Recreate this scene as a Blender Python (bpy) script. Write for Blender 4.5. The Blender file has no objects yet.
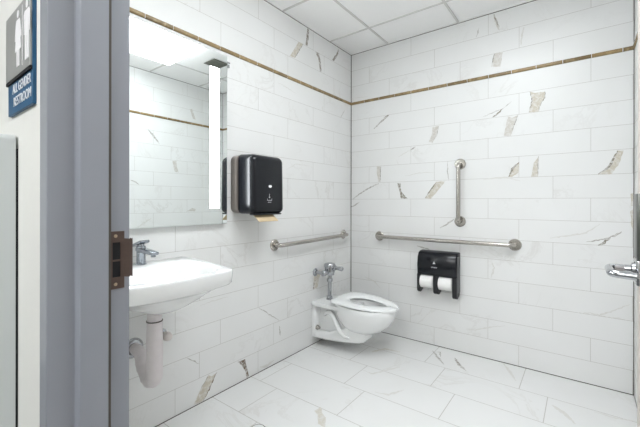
import bpy, bmesh, math, random
from mathutils import Vector, Matrix
random.seed(7)
SC = bpy.context.scene
COL = SC.collection
PI = math.pi

# ------------------------------------------------------------------ measures
LX, BY, RX = -1.7884, 2.8588, 0.2555      # left wall, back wall, right wall planes
FY, HY = 0.355, 0.222                     # room side / hall side of the front wall
P, TL = 0.15172, 0.6126                   # wall tile course height and tile length
ZT0, ZT1 = 14*P, 14*P+0.024               # liner trim
ZC = 2.6115
H = 1.1837                                # eye height
JX, DX = -0.802, 0.118                    # left jamb, door face / right jamb

# ------------------------------------------------------------------ materials
def nt(name):
    m = bpy.data.materials.new(name); m.use_nodes = True
    n = m.node_tree; b = n.nodes['Principled BSDF']
    return m, n, b
def setp(b, **k):
    names = dict(col='Base Color', rough='Roughness', metal='Metallic', emis='Emission Color',
                 emstr='Emission Strength', trans='Transmission Weight', ior='IOR', coat='Coat Weight',
                 spec='Specular IOR Level', coatr='Coat Roughness')
    for a, v in k.items():
        b.inputs[names[a]].default_value = v
def c4(r, g, b): return (r, g, b, 1)
def s2l(r, g, b):
    f = lambda c: ((c/255)/12.92 if c/255 <= .04045 else (((c/255)+.055)/1.055)**2.4)
    return (f(r), f(g), f(b), 1)
def plain(name, col, rough=.5, metal=0, noise=0.04, scale=30, bump=0, **k):
    m, n, b = nt(name); setp(b, rough=rough, metal=metal, **k)
    tc = n.nodes.new('ShaderNodeTexCoord'); nz = n.nodes.new('ShaderNodeTexNoise')
    nz.inputs['Scale'].default_value = scale; nz.inputs['Detail'].default_value = 3
    n.links.new(tc.outputs['Object'], nz.inputs['Vector'])
    mx = n.nodes.new('ShaderNodeMix'); mx.data_type = 'RGBA'
    mx.inputs['A'].default_value = tuple(c*(1-noise) for c in col[:3])+(1,)
    mx.inputs['B'].default_value = tuple(min(1, c*(1+noise)) for c in col[:3])+(1,)
    n.links.new(nz.outputs['Fac'], mx.inputs['Factor'])
    n.links.new(mx.outputs['Result'], b.inputs['Base Color'])
    if bump:
        bp = n.nodes.new('ShaderNodeBump'); bp.inputs['Strength'].default_value = bump
        bp.inputs['Distance'].default_value = .002
        n.links.new(nz.outputs['Fac'], bp.inputs['Height']); n.links.new(bp.outputs['Normal'], b.inputs['Normal'])
    return m

def marble(name, base, vein, rough):
    """white marble porcelain; attribute 'tint' gives every tile its own offset"""
    m, n, b = nt(name); setp(b, rough=rough, spec=.45)
    tc = n.nodes.new('ShaderNodeTexCoord'); at = n.nodes.new('ShaderNodeAttribute'); at.attribute_name = 'tint'
    sc = n.nodes.new('ShaderNodeVectorMath'); sc.operation = 'SCALE'; sc.inputs['Scale'].default_value = 9
    ad = n.nodes.new('ShaderNodeVectorMath'); ad.operation = 'ADD'
    n.links.new(at.outputs['Vector'], sc.inputs[0]); n.links.new(sc.outputs[0], ad.inputs[0])
    n.links.new(tc.outputs['Object'], ad.inputs[1])
    warp = n.nodes.new('ShaderNodeTexNoise'); warp.inputs['Scale'].default_value = 2.4; warp.inputs['Detail'].default_value = 6
    warp.inputs['Roughness'].default_value = .62; warp.inputs['Distortion'].default_value = 1.1
    n.links.new(ad.outputs[0], warp.inputs['Vector'])
    # thin veins where the noise crosses its middle
    a1 = n.nodes.new('ShaderNodeMath'); a1.operation = 'SUBTRACT'; a1.inputs[1].default_value = .5
    a2 = n.nodes.new('ShaderNodeMath'); a2.operation = 'ABSOLUTE'
    rp = n.nodes.new('ShaderNodeValToRGB')
    rp.color_ramp.elements[0].position = 0; rp.color_ramp.elements[0].color = (1, 1, 1, 1)
    rp.color_ramp.elements[1].position = .022; rp.color_ramp.elements[1].color = (0, 0, 0, 1)
    n.links.new(warp.outputs['Fac'], a1.inputs[0]); n.links.new(a1.outputs[0], a2.inputs[0]); n.links.new(a2.outputs[0], rp.inputs[0])
    msk = n.nodes.new('ShaderNodeTexNoise'); msk.inputs['Scale'].default_value = 1.3
    n.links.new(ad.outputs[0], msk.inputs['Vector'])
    mr = n.nodes.new('ShaderNodeMapRange'); mr.inputs['From Min'].default_value = .5; mr.inputs['From Max'].default_value = .72
    n.links.new(msk.outputs['Fac'], mr.inputs['Value'])
    mu = n.nodes.new('ShaderNodeMath'); mu.operation = 'MULTIPLY'
    n.links.new(rp.outputs[0], mu.inputs[0]); n.links.new(mr.outputs[0], mu.inputs[1])
    m2 = n.nodes.new('ShaderNodeMath'); m2.operation = 'MULTIPLY'; m2.inputs[1].default_value = .30
    n.links.new(mu.outputs[0], m2.inputs[0])
    cl = n.nodes.new('ShaderNodeTexNoise'); cl.inputs['Scale'].default_value = 3.2; cl.inputs['Detail'].default_value = 4
    n.links.new(ad.outputs[0], cl.inputs['Vector'])
    cm = n.nodes.new('ShaderNodeMix'); cm.data_type = 'RGBA'
    cm.inputs['A'].default_value = base; cm.inputs['B'].default_value = tuple(c*k for c, k in zip(base[:3], (.93, .925, .91)))+(1,)
    n.links.new(cl.outputs['Fac'], cm.inputs['Factor'])
    vm = n.nodes.new('ShaderNodeMix'); vm.data_type = 'RGBA'; vm.inputs['B'].default_value = vein
    n.links.new(m2.outputs[0], vm.inputs['Factor']); n.links.new(cm.outputs['Result'], vm.inputs['A'])
    n.links.new(vm.outputs['Result'], b.inputs['Base Color'])
    return m

def attr_mat(name, rough, streak, light, scale=40, lo=.45, hi=.75):
    """colour from the face attribute 'tint', streaked by noise towards a lighter tone"""
    m, n, b = nt(name); setp(b, rough=rough)
    tc = n.nodes.new('ShaderNodeTexCoord'); at = n.nodes.new('ShaderNodeAttribute'); at.attribute_name = 'tint'
    nz = n.nodes.new('ShaderNodeTexNoise'); nz.inputs['Scale'].default_value = scale; nz.inputs['Detail'].default_value = 5
    nz.inputs['Distortion'].default_value = .8
    n.links.new(tc.outputs['Object'], nz.inputs['Vector'])
    mr = n.nodes.new('ShaderNodeMapRange'); mr.inputs['From Min'].default_value = lo; mr.inputs['From Max'].default_value = hi
    mr.inputs['To Max'].default_value = streak
    n.links.new(nz.outputs['Fac'], mr.inputs['Value'])
    mx = n.nodes.new('ShaderNodeMix'); mx.data_type = 'RGBA'; mx.inputs['B'].default_value = light
    n.links.new(mr.outputs[0], mx.inputs['Factor']); n.links.new(at.outputs['Color'], mx.inputs['A'])
    n.links.new(mx.outputs['Result'], b.inputs['Base Color'])
    return m

def emitter(name, col, strength):
    m, n, b = nt(name); setp(b, col=c4(.9, .9, .9), emis=col, emstr=strength, rough=.4)
    return m

M = {}
M['wall_tile'] = marble('wall tile', c4(.80, .80, .795), c4(.50, .47, .43), .34)
M['floor_tile'] = marble('floor tile', c4(.79, .79, .785), c4(.48, .44, .38), .38)
M['grout'] = plain('grout', c4(.52, .50, .47), .9)
M['joint'] = plain('dark joint and shade line', c4(.10, .088, .075), .7)  # real joints, plus painted shade at the wall tops and door stop
M['vein'] = attr_mat('marble vein', .35, .8, c4(.72, .71, .69), 55, .42, .66)
M['liner'] = attr_mat('onyx liner', .12, .75, c4(.50, .38, .20), 22, .5, .8)
M['ceil'] = plain('ceiling panel', c4(.93, .925, .915), .95, noise=.03, scale=220, bump=.25)
M['tbar'] = plain('ceiling grid', c4(.66, .65, .63), .6)
M['frame'] = plain('grey frame paint', s2l(150, 154, 162), .20, noise=.03, scale=12, bump=.04, spec=.65)
M['leaf'] = plain('door leaf paint', s2l(196, 186, 178), .5)
M['paint'] = plain('hall wall paint', s2l(222, 223, 218), .8, noise=.015)
M['hallfloor'] = plain('hall floor', c4(.13, .13, .13), .6)
M['steel'] = plain('brushed stainless', c4(.46, .435, .40), .22, 1, noise=.08, scale=60)
M['chrome'] = plain('chrome', c4(.46, .47, .49), .06, 1, noise=.02)
M['darkchrome'] = plain('dark satin chrome', c4(.17, .175, .165), .3, 1, noise=.05)
M['bronze'] = plain('dark bronze', s2l(92, 78, 72), .45, .55, noise=.15, scale=90)
M['hole_shade'] = plain('dark recess and shade', c4(.008, .008, .01), .8)  # near-black for openings, plus painted shade at sign and cabinet
M['brass'] = plain('brass screw', c4(.45, .36, .26), .4, 1)
M['faucet'] = plain('shaded chrome', c4(.30, .32, .35), .07, 1, noise=.05)  # chrome copy with dark reflections put into its base colour
M['porc'] = plain('white porcelain', c4(.86, .865, .86), .12, noise=.008, coat=.4)
M['seat'] = plain('white plastic seat', c4(.84, .85, .845), .22, noise=.01)
M['water'] = plain('water in bowl', c4(.55, .6, .6), .03, noise=.02)
M['wrap'] = plain('white pipe wrap', s2l(226, 219, 220), .75, noise=.05, scale=45, bump=.35)
M['pvc'] = plain('pale valve wrap', s2l(222, 214, 210), .6, noise=.04)
M['black'] = plain('black gloss plastic', c4(.007, .008, .011), .2, noise=.1, spec=.35)
M['blackmat'] = plain('black matte plastic', c4(.012, .012, .014), .45, noise=.1)
M['smoke'] = plain('smoky grey backplate', s2l(120, 112, 106), .3)
M['sidegrey'] = plain('grey side panel', s2l(75, 76, 78), .4)
M['white'] = plain('white print', c4(.85, .85, .86), .5)
M['kraft'] = plain('brown paper towel', s2l(205, 184, 150), .9, noise=.06)
M['paper'] = plain('white tissue', c4(.86, .85, .83), .95, noise=.03, bump=.3)
M['card'] = plain('cardboard core', s2l(150, 122, 92), .9)
M['blue'] = plain('blue sign', s2l(28, 84, 122), .45, noise=.02)
M['bluedark'] = plain('blue sign edge', s2l(12, 62, 96), .45)
M['signgrey'] = plain('brushed grey sign', s2l(160, 162, 160), .4, .25, noise=.05, scale=50)
M['cab'] = plain('light grey cabinet paint', s2l(206, 211, 210), .45, noise=.01)
M['vent'] = plain('vent grille', s2l(112, 114, 104), .5)
M['clip'] = plain('clear plastic clip', c4(.8, .82, .83), .1, trans=.7)
m, n, b = nt('mirror glass'); setp(b, col=c4(.90, .935, .925), rough=0.0, metal=1); M['mirror'] = m
M['mirroredge'] = plain('mirror edge', c4(.55, .62, .60), .2)
M['lens'] = emitter('light lens', c4(.915, .965, 1), 5.2)
M['led'] = emitter('led strip', c4(.92, .965, 1), 11.0)
M['halllens'] = emitter('hall light lens', c4(.97, .97, 1), 8.5)

# ------------------------------------------------------------------ helpers
def wloc(o):
    v = Vector((0, 0, 0))
    while o is not None:
        v += o.location; o = o.parent
    return v
def obj(name, bm, mat, parent=None, smooth=35, label=None):
    me = bpy.data.meshes.new(name)
    bmesh.ops.recalc_face_normals(bm, faces=bm.faces)
    bm.to_mesh(me); bm.free()
    return objm(name, me, mat, parent, smooth, label)
def objm(name, me, mat, parent=None, smooth=35, label=None):
    xs = [v.co for v in me.vertices]
    mn = Vector([min(v[i] for v in xs) for i in range(3)]); mx = Vector([max(v[i] for v in xs) for i in range(3)])
    c = Vector(((mn.x+mx.x)/2, (mn.y+mx.y)/2, mn.z))
    me.transform(Matrix.Translation(-c))
    for mm in (mat if isinstance(mat, (list, tuple)) else [mat]):
        me.materials.append(M[mm] if isinstance(mm, str) else mm)
    if smooth:
        for f in me.polygons: f.use_smooth = True
        me.set_sharp_from_angle(angle=math.radians(smooth))
    o = bpy.data.objects.new(name, me); COL.objects.link(o)
    o.parent = parent; o.location = c-wloc(parent)
    if label: o['label'] = label
    return o
def thing(name, loc, label, cat, group=None):
    o = bpy.data.objects.new(name, None); COL.objects.link(o); o.location = loc
    o.empty_display_size = .05
    o['label'] = label; o['category'] = cat
    if group: o['group'] = group
    return o
def tag(o, label, cat, group=None):
    o['label'] = label; o['category'] = cat
    if group: o['group'] = group
    return o
def struct(o, label=None):
    o['kind'] = 'structure'
    if label: o['label'] = label
    return o
def nb(): return bmesh.new()
def box(bm, x0, x1, y0, y1, z0, z1, bev=0, seg=2, rot=None, mi=0):
    t = bmesh.new()
    bmesh.ops.create_cube(t, size=1)
    for v in t.verts: v.co = Vector((x0+(v.co.x+.5)*(x1-x0), y0+(v.co.y+.5)*(y1-y0), z0+(v.co.z+.5)*(z1-z0)))
    if bev: bmesh.ops.bevel(t, geom=t.edges[:], offset=bev, segments=seg, profile=.5, affect='EDGES')
    if rot:
        c = Vector(((x0+x1)/2, (y0+y1)/2, (z0+z1)/2))
        bmesh.ops.rotate(t, cent=c, matrix=rot, verts=t.verts)
    for f in t.faces: f.material_index = mi
    me = bpy.data.meshes.new('tmp'); t.to_mesh(me); t.free(); bm.from_mesh(me); bpy.data.meshes.remove(me)
    return bm
def frame_at(d):
    d = d.normalized(); a = Vector((0, 0, 1)) if abs(d.z) < .9 else Vector((1, 0, 0))
    u = d.cross(a).normalized(); return u, d.cross(u).normalized()
def tube(bm, pts, r, seg=16, caps=True, flat=1.0):
    pts = [Vector(p) for p in pts]; n = len(pts)
    rs = r if isinstance(r, (list, tuple)) else [r]*n
    tang = [(pts[min(i+1, n-1)]-pts[max(i-1, 0)]).normalized() for i in range(n)]
    u, w = frame_at(tang[0]); rings = []
    for i in range(n):
        if i:
            q = tang[i-1].rotation_difference(tang[i]); u = q @ u; w = q @ w
        rings.append([bm.verts.new(pts[i]+rs[i]*(math.cos(a)*u+flat*math.sin(a)*w)) for a in [2*PI*k/seg for k in range(seg)]])
    for a, b_ in zip(rings, rings[1:]):
        for k in range(seg): bm.faces.new((a[k], a[(k+1) % seg], b_[(k+1) % seg], b_[k]))
    if caps: bm.faces.new(rings[0][::-1]); bm.faces.new(rings[-1])
    return bm
def arc_path(pts, rad, n=6):
    """polyline with rounded corners"""
    pts = [Vector(p) for p in pts]; out = [pts[0]]
    for i in range(1, len(pts)-1):
        a, c, e = pts[i-1], pts[i], pts[i+1]
        d1 = (a-c).normalized(); d2 = (e-c).normalized()
        p1 = c+d1*rad; p2 = c+d2*rad
        for k in range(n+1):
            t = k/n; out.append((1-t)**2*p1+2*t*(1-t)*c+t*t*p2)
    out.append(pts[-1]); return out
def lathe(bm, base, axis, prof, seg=24):
    """prof: list of (distance along axis, radius)"""
    base = Vector(base); axis = Vector(axis).normalized(); u, w = frame_at(axis); rings = []
    for h, r in prof:
        if r <= 1e-6: rings.append([bm.verts.new(base+axis*h)]); continue
        rings.append([bm.verts.new(base+axis*h+r*(math.cos(a)*u+math.sin(a)*w)) for a in [2*PI*k/seg for k in range(seg)]])
    for a, b_ in zip(rings, rings[1:]):
        if len(a) == 1 and len(b_) == 1: continue
        for k in range(seg):
            k2 = (k+1) % seg
            if len(a) == 1: bm.faces.new((a[0], b_[k2], b_[k]))
            elif len(b_) == 1: bm.faces.new((a[k], a[k2], b_[0]))
            else: bm.faces.new((a[k], a[k2], b_[k2], b_[k]))
    for rg, flip in ((rings[0], True), (rings[-1], False)):
        if len(rg) > 1: bm.faces.new(rg[::-1] if flip else rg)
    return bm
def loft(bm, rings, cap0=True, cap1=True):
    vs = [[bm.verts.new(p) for p in r] for r in rings]; n = len(vs[0])
    for a, b_ in zip(vs, vs[1:]):
        for k in range(n): bm.faces.new((a[k], a[(k+1) % n], b_[(k+1) % n], b_[k]))
    if cap0: bm.faces.new(vs[0][::-1])
    if cap1: bm.faces.new(vs[-1])
    return bm
def prism(bm, pts, ext, mi=0):
    """extrude a planar polygon (3D points) by the vector ext"""
    a = [bm.verts.new(p) for p in pts]; e = Vector(ext); b_ = [bm.verts.new(Vector(p)+e) for p in pts]
    fs = [bm.faces.new(a[::-1]), bm.faces.new(b_)]
    for k in range(len(a)): fs.append(bm.faces.new((a[k], a[(k+1) % len(a)], b_[(k+1) % len(a)], b_[k])))
    for f in fs: f.material_index = mi
    return bm
def rrect(u0, u1, v0, v1, r, n=6):
    out = []
    for cu, cv, a0 in ((u1-r, v1-r, 0), (u0+r, v1-r, PI/2), (u0+r, v0+r, PI), (u1-r, v0+r, 3*PI/2)):
        for k in range(n+1):
            a = a0+PI/2*k/n; out.append((cu+r*math.cos(a), cv+r*math.sin(a)))
    return out
def text_obj(name, txt, mat, parent, origin, udir, vdir, width, height, depth=.0008):
    cu = bpy.data.curves.new('t', 'FONT'); cu.body = txt; cu.extrude = .5; cu.size = 1
    to = bpy.data.objects.new('t', cu); COL.objects.link(to)
    dg = bpy.context.evaluated_depsgraph_get(); dg.update()
    me = bpy.data.meshes.new_from_object(to.evaluated_get(dg))
    bpy.data.objects.remove(to)
    xs = [v.co.x for v in me.vertices]; ys = [v.co.y for v in me.vertices]
    x0, x1, y0, y1 = min(xs), max(xs), min(ys), max(ys)
    U = Vector(udir); V = Vector(vdir); N = U.cross(V); O = Vector(origin)
    for v in me.vertices:
        v.co = O+U*((v.co.x-x0)/(x1-x0)*width)+V*((v.co.y-y0)/(y1-y0)*height)+N*(v.co.z*depth)
    me.materials.clear()
    return objm(name, me, mat, parent, 0)

# colours of the bold marble veins
VC = {'a': s2l(196, 188, 172), 'b': s2l(199, 194, 186), 'c': s2l(168, 164, 158), 'd': s2l(128, 121, 108),
      'e': s2l(112, 96, 78), 'f': s2l(213, 211, 206), 'g': s2l(208, 203, 192)}

def tiled(name, mapf, cells, u0, u1, v0, v1, mats, veins=(), extra=(), grout=.0024):
    """one mesh: grout plane, single tiles a hair proud of it, veins printed on the tiles, dark joints, painted shade lines.
    mapf(u, v, h) -> world point; cells = (u0,u1,v0,v1) per tile; extra = (u0,u1,v0,v1,h,mat)"""
    bm = bmesh.new(); lay = bm.loops.layers.float_color.new('tint')
    O = Vector(mapf(u0, v0, 0))
    def face(pts, h, mi, col):
        f = bm.faces.new([bm.verts.new(mapf(u, v, h)) for u, v in pts]); f.material_index = mi
        for l in f.loops: l[lay] = col
        return f
    face([(u0, v0), (u1, v0), (u1, v1), (u0, v1)], 0, 1, (1, 1, 1, 1))
    g = grout/2
    for a, b_, c, d in cells:
        a2, b2, c2, d2 = max(a+g, u0), min(b_-g, u1), max(c+g, v0), min(d-g, v1)
        if b2-a2 < .004 or d2-c2 < .004: continue
        col = (random.random(), random.random(), random.random(), 1)
        face([(a2, c2), (b2, c2), (b2, d2), (a2, d2)], .0006, 0, col)
    hh = .0009
    for kind, pts, w, c in veins:
        col = VC[c]; hh += .000012
        if kind == 'p':
            out = []
            for i in range(len(pts)):
                (ax, ay), (bx, by) = pts[i], pts[(i+1) % len(pts)]
                L = math.hypot(bx-ax, by-ay); n = max(1, int(L/.012))
                for k in range(n):
                    t = k/n; j = .0022 if k else 0
                    out.append((ax+(bx-ax)*t+random.uniform(-j, j), ay+(by-ay)*t+random.uniform(-j, j)))
            face(out, hh, 2, col)
        else:
            pl = []
            for i in range(len(pts)-1):
                (ax, ay), (bx, by) = pts[i], pts[i+1]
                L = math.hypot(bx-ax, by-ay); n = max(2, int(L/.012))
                for k in range(n):
                    t = k/n; j = .003 if (k or i) else 0
                    pl.append((ax+(bx-ax)*t+random.uniform(-j, j), ay+(by-ay)*t+random.uniform(-j, j)))
            pl.append(pts[-1]); lf, rt = [], []
            for i in range(len(pl)):
                a, b_ = pl[max(i-1, 0)], pl[min(i+1, len(pl)-1)]
                dx, dy = b_[0]-a[0], b_[1]-a[1]; L = math.hypot(dx, dy) or 1
                t = i/(len(pl)-1); ww = w/2*(math.sin(PI*min(max(t, .06), .94))**.6)*random.uniform(.6, 1.25)
                lf.append((pl[i][0]-dy/L*ww, pl[i][1]+dx/L*ww)); rt.append((pl[i][0]+dy/L*ww, pl[i][1]-dx/L*ww))
            for i in range(len(pl)-1):
                face([lf[i], lf[i+1], rt[i+1], rt[i]], hh, 2, col)
    for a, b_, c, d, h, mi in extra:
        face([(a, c), (b_, c), (b_, d), (a, d)], h, mi, (1, 1, 1, 1))
    # tile faces all look the same way as the plane's normal
    N = (Vector(mapf(0, 0, 1))-Vector(mapf(0, 0, 0)))
    bm.normal_update()
    for f in bm.faces:
        if f.normal.dot(N) < 0: f.normal_flip()
    me = bpy.data.meshes.new(name); bm.to_mesh(me); bm.free()
    return struct(objm(name, me, mats, None, 0))

def wall_cells(width, phase):
    out = []
    for j in range(17):
        z0 = j*P+(ZT1-ZT0 if j >= 14 else 0); z1 = z0+P
        if j == 16: z1 = ZC
        u = phase(j); u -= math.ceil(u/TL)*TL
        while u < width:
            out.append((u, u+TL, z0, z1)); u += TL
    return out

VEIN_BACK = [
  ('p', [(1.491, 1.973), (1.529, 1.955), (1.581, 1.956), (1.584, 1.913), (1.556, 1.873), (1.545, 1.821), (1.486, 1.824), (1.506, 1.904)], 0, 'a'),
  ('l', [(1.581, 1.956), (1.584, 1.913), (1.556, 1.873), (1.545, 1.826)], 0.006, 'd'),
  ('l', [(1.486, 1.824), (1.498, 1.868), (1.506, 1.904), (1.492, 1.969)], 0.006, 'd'),
  ('p', [(1.352, 1.817), (1.38, 1.801), (1.418, 1.818), (1.395, 1.743), (1.373, 1.67), (1.327, 1.675), (1.343, 1.762)], 0, 'b'),
  ('l', [(1.418, 1.818), (1.395, 1.743), (1.383, 1.713)], 0.006, 'd'),
  ('l', [(1.184, 1.837), (1.246, 1.858), (1.319, 1.879), (1.376, 1.921)], 0.006, 'c'),
  ('l', [(1.251, 1.825), (1.281, 1.845), (1.319, 1.879)], 0.014, 'd'),
  ('p', [(1.266, 2.301), (1.319, 2.298), (1.303, 2.193), (1.239, 2.208), (1.25, 2.263)], 0, 'b'),
  ('l', [(1.266, 2.3), (1.256, 2.269), (1.245, 2.22)], 0.006, 'd'),
  ('l', [(1.133, 2.457), (1.147, 2.489), (1.155, 2.525)], 0.006, 'c'),
  ('l', [(1.259, 2.596), (1.273, 2.542), (1.295, 2.469)], 0.02, 'b'),
  ('l', [(1.259, 2.596), (1.273, 2.542), (1.295, 2.49)], 0.007, 'd'),
  ('l', [(1.455, 2.442), (1.442, 2.395), (1.436, 2.318)], 0.014, 'f'),
  ('l', [(0.248, 1.864), (0.32, 1.919), (0.398, 1.967)], 0.016, 'c'),
  ('l', [(0.352, 1.951), (0.401, 1.969)], 0.012, 'd'),
  ('l', [(0.605, 1.637), (0.648, 1.661)], 0.014, 'c'),
  ('l', [(0.489, 1.586), (0.605, 1.637)], 0.007, 'f'),
  ('p', [(0.796, 1.813), (0.849, 1.812), (0.829, 1.732), (0.797, 1.678), (0.766, 1.689), (0.792, 1.753)], 0, 'b'),
  ('l', [(0.849, 1.812), (0.833, 1.748), (0.808, 1.702)], 0.007, 'c'),
  ('p', [(0.28, 1.516), (0.32, 1.511), (0.317, 1.37), (0.297, 1.371), (0.282, 1.445)], 0, 'b'),
  ('l', [(0.32, 1.511), (0.318, 1.434), (0.312, 1.37)], 0.007, 'd'),
  ('l', [(0.302, 1.357), (0.219, 1.327), (0.139, 1.287), (0.079, 1.254), (0.019, 1.214)], 0.012, 'c'),
  ('l', [(0.097, 1.183), (0.001, 1.133)], 0.012, 'c'),
  ('p', [(0.482, 1.357), (0.512, 1.353), (0.519, 1.284), (0.578, 1.218), (0.517, 1.218), (0.501, 1.295)], 0, 'd'),
  ('p', [(0.735, 1.219), (0.825, 1.354), (0.903, 1.358), (0.816, 1.25), (0.784, 1.215)], 0, 'a'),
  ('l', [(0.735, 1.219), (0.775, 1.279), (0.825, 1.349)], 0.01, 'd'),
  ('l', [(0.554, 1.415), (0.689, 1.434), (0.809, 1.436)], 0.007, 'f'),
  ('p', [(1.359, 1.371), (1.393, 1.45), (1.425, 1.474), (1.422, 1.401), (1.383, 1.372)], 0, 'a'),
  ('l', [(1.359, 1.371), (1.381, 1.429), (1.425, 1.474)], 0.014, 'd'),
  ('p', [(1.5, 1.367), (1.515, 1.463), (1.546, 1.513), (1.542, 1.44), (1.54, 1.365)], 0, 'a'),
  ('l', [(1.545, 1.507), (1.542, 1.44), (1.54, 1.37)], 0.006, 'c'),
  ('p', [(1.868, 1.366), (1.926, 1.414), (1.965, 1.511), (1.994, 1.509), (1.977, 1.44), (1.938, 1.365)], 0, 'a'),
  ('l', [(1.87, 1.367), (1.926, 1.414), (1.948, 1.466), (1.965, 1.51)], 0.012, 'd'),
  ('l', [(1.809, 0.928), (1.87, 0.942), (1.924, 0.961), (1.985, 1.003)], 0.008, 'c'),
  ('l', [(1.87, 0.909), (1.9, 0.929), (1.932, 0.967)], 0.015, 'd'),
  ('l', [(1.939, 0.97), (1.958, 0.978), (1.985, 1.003)], 0.012, 'c'),
  ('l', [(1.612, 0.94), (1.713, 0.96), (1.809, 0.985), (1.88, 1.047)], 0.01, 'f'),
  ('l', [(0.859, 0.974), (0.907, 1.001), (0.947, 1.035), (0.983, 1.053)], 0.012, 'c'),
  ('l', [(0.921, 1.515), (0.918, 1.447), (0.927, 1.362)], 0.007, 'c'),
  ('p', [(2.026, 1.238), (2.038, 1.244), (2.038, 1.164), (2.028, 1.164)], 0, 'a'),
  ('p', [(2.026, 1.133), (2.038, 1.145), (2.038, 1.004), (2.03, 1.04)], 0, 'a'),
  ('l', [(1.766, 0.454), (1.83, 0.465), (1.879, 0.462), (1.954, 0.506), (2.024, 0.556)], 0.009, 'f'),
  ('l', [(1.879, 0.462), (1.939, 0.458), (2.0, 0.461)], 0.007, 'f'),
  ('l', [(1.063, 0.191), (1.136, 0.2), (1.235, 0.244), (1.336, 0.277)], 0.008, 'f'),
  ('l', [(1.184, 1.356), (1.268, 1.368), (1.354, 1.368), (1.431, 1.339)], 0.01, 'f'),
  ('l', [(0.664, 0.812), (0.759, 0.794), (0.81, 0.773)], 0.01, 'c'),
  ('l', [(0.157, 0.48), (0.252, 0.456), (0.314, 0.4)], 0.01, 'f'),
  ('l', [(1.248, 0.736), (1.262, 0.693), (1.241, 0.615)], 0.012, 'f'),
  ('l', [(0.044, 2.188), (0.186, 2.176)], 0.005, 'f'),
]
VEIN_LEFT = [
  ('p', [(0.673, 2.604), (0.65, 2.597), (0.655, 2.53), (0.672, 2.458), (0.696, 2.458), (0.683, 2.527)], 0, 'd'),
  ('p', [(0.781, 2.45), (0.729, 2.454), (0.759, 2.404), (0.826, 2.31), (0.884, 2.305), (0.837, 2.37)], 0, 'a'),
  ('l', [(0.729, 2.454), (0.759, 2.404), (0.826, 2.31)], 0.008, 'd'),
  ('p', [(0.565, 2.449), (0.514, 2.455), (0.491, 2.386), (0.478, 2.31), (0.5, 2.3), (0.528, 2.408)], 0, 'd'),
  ('p', [(0.217, 2.599), (0.223, 2.543), (0.291, 2.46), (0.328, 2.457), (0.259, 2.531)], 0, 'd'),
  ('l', [(1.022, 2.067), (0.925, 2.056), (0.81, 2.034)], 0.006, 'f'),
  ('p', [(1.705, 0.012), (1.655, 0.089), (1.605, 0.146), (1.58, 0.13), (1.544, 0.14), (1.565, 0.113), (1.624, 0.019), (1.649, 0.006)], 0, 'a'),
  ('l', [(1.544, 0.14), (1.565, 0.113), (1.601, 0.054), (1.642, 0.004)], 0.008, 'e'),
  ('l', [(1.605, 0.146), (1.635, 0.11), (1.655, 0.089)], 0.004, 'd'),
  ('p', [(1.386, 0.144), (1.322, 0.14), (1.307, 0.082), (1.287, 0.016), (1.307, 0.005), (1.322, 0.061), (1.347, 0.107)], 0, 'e'),
  ('l', [(1.198, 0.451), (1.111, 0.389), (0.995, 0.307)], 0.007, 'c'),
  ('l', [(0.995, 0.267), (0.987, 0.194)], 0.008, 'd'),
  ('l', [(1.05, 0.035), (1.13, 0.021), (1.187, 0.036)], 0.02, 'f'),
  ('l', [(1.748, 0.299), (1.708, 0.267), (1.667, 0.236)], 0.006, 'c'),
  ('p', [(0.589, 0.459), (0.583, 0.568), (0.547, 0.606), (0.473, 0.598), (0.511, 0.53), (0.533, 0.461)], 0, 'a'),
  ('l', [(0.589, 0.459), (0.579, 0.508), (0.558, 0.53)], 0.012, 'e'),
  ('l', [(0.47, 2.014), (0.463, 1.976)], 0.01, 'f'),
  ('l', [(1.663, 0.574), (1.58, 0.585), (1.461, 0.583)], 0.006, 'f'),
  ('l', [(0.924, 1.428), (0.809, 1.484), (0.634, 1.483)], 0.006, 'f'),
  ('l', [(0.108, 2.057), (0.192, 1.965)], 0.006, 'c'),
]
VEIN_FLOOR = [
  ('l', [(-0.951, 2.746), (-0.882, 2.659), (-0.805, 2.564)], 0.02, 'c'),
  ('l', [(-0.934, 2.731), (-0.896, 2.76), (-0.864, 2.673)], 0.012, 'c'),
  ('l', [(-0.771, 2.722), (-0.705, 2.614), (-0.65, 2.562)], 0.028, 'c'),
  ('l', [(-0.755, 2.692), (-0.705, 2.614)], 0.012, 'e'),
  ('l', [(-0.473, 2.866), (-0.401, 2.731), (-0.349, 2.617)], 0.02, 'f'),
  ('p', [(-1.211, 1.546), (-1.203, 1.601), (-1.164, 1.559), (-1.12, 1.536), (-1.074, 1.465), (-1.123, 1.468), (-1.171, 1.53)], 0, 'g'),
  ('l', [(-1.03, 1.931), (-0.95, 1.95), (-0.895, 2.063)], 0.02, 'f'),
  ('l', [(-1.233, 2.133), (-1.154, 2.121), (-1.043, 2.334)], 0.016, 'f'),
  ('l', [(-1.148, 2.567), (-1.268, 2.547), (-1.324, 2.433)], 0.03, 'g'),
  ('l', [(-0.139, 2.435), (-0.075, 2.375), (-0.029, 2.3)], 0.03, 'f'),
  ('l', [(0.055, 2.497), (0.145, 2.498), (0.242, 2.528)], 0.015, 'f'),
]
VEIN_RIGHT = [
  ('l', [(0.981, 1.975), (0.931, 1.922), (0.858, 1.838)], 0.02, 'c'),
  ('p', [(0.7, 1.66), (0.651, 1.663), (0.647, 1.593), (0.622, 1.53), (0.672, 1.533), (0.69, 1.601)], 0, 'b'),
  ('l', [(1.165, 1.415), (1.112, 1.396), (1.081, 1.369)], 0.014, 'c'),
  ('p', [(0.531, 1.068), (0.446, 1.113), (0.4, 1.1), (0.411, 1.069), (0.478, 1.077)], 0, 'b'),
  ('l', [(1.097, 0.91), (1.027, 0.958), (0.946, 1.005)], 0.02, 'f'),
  ('p', [(0.475, 2.307), (0.448, 2.313), (0.401, 2.192), (0.44, 2.193)], 0, 'b'),
]
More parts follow.
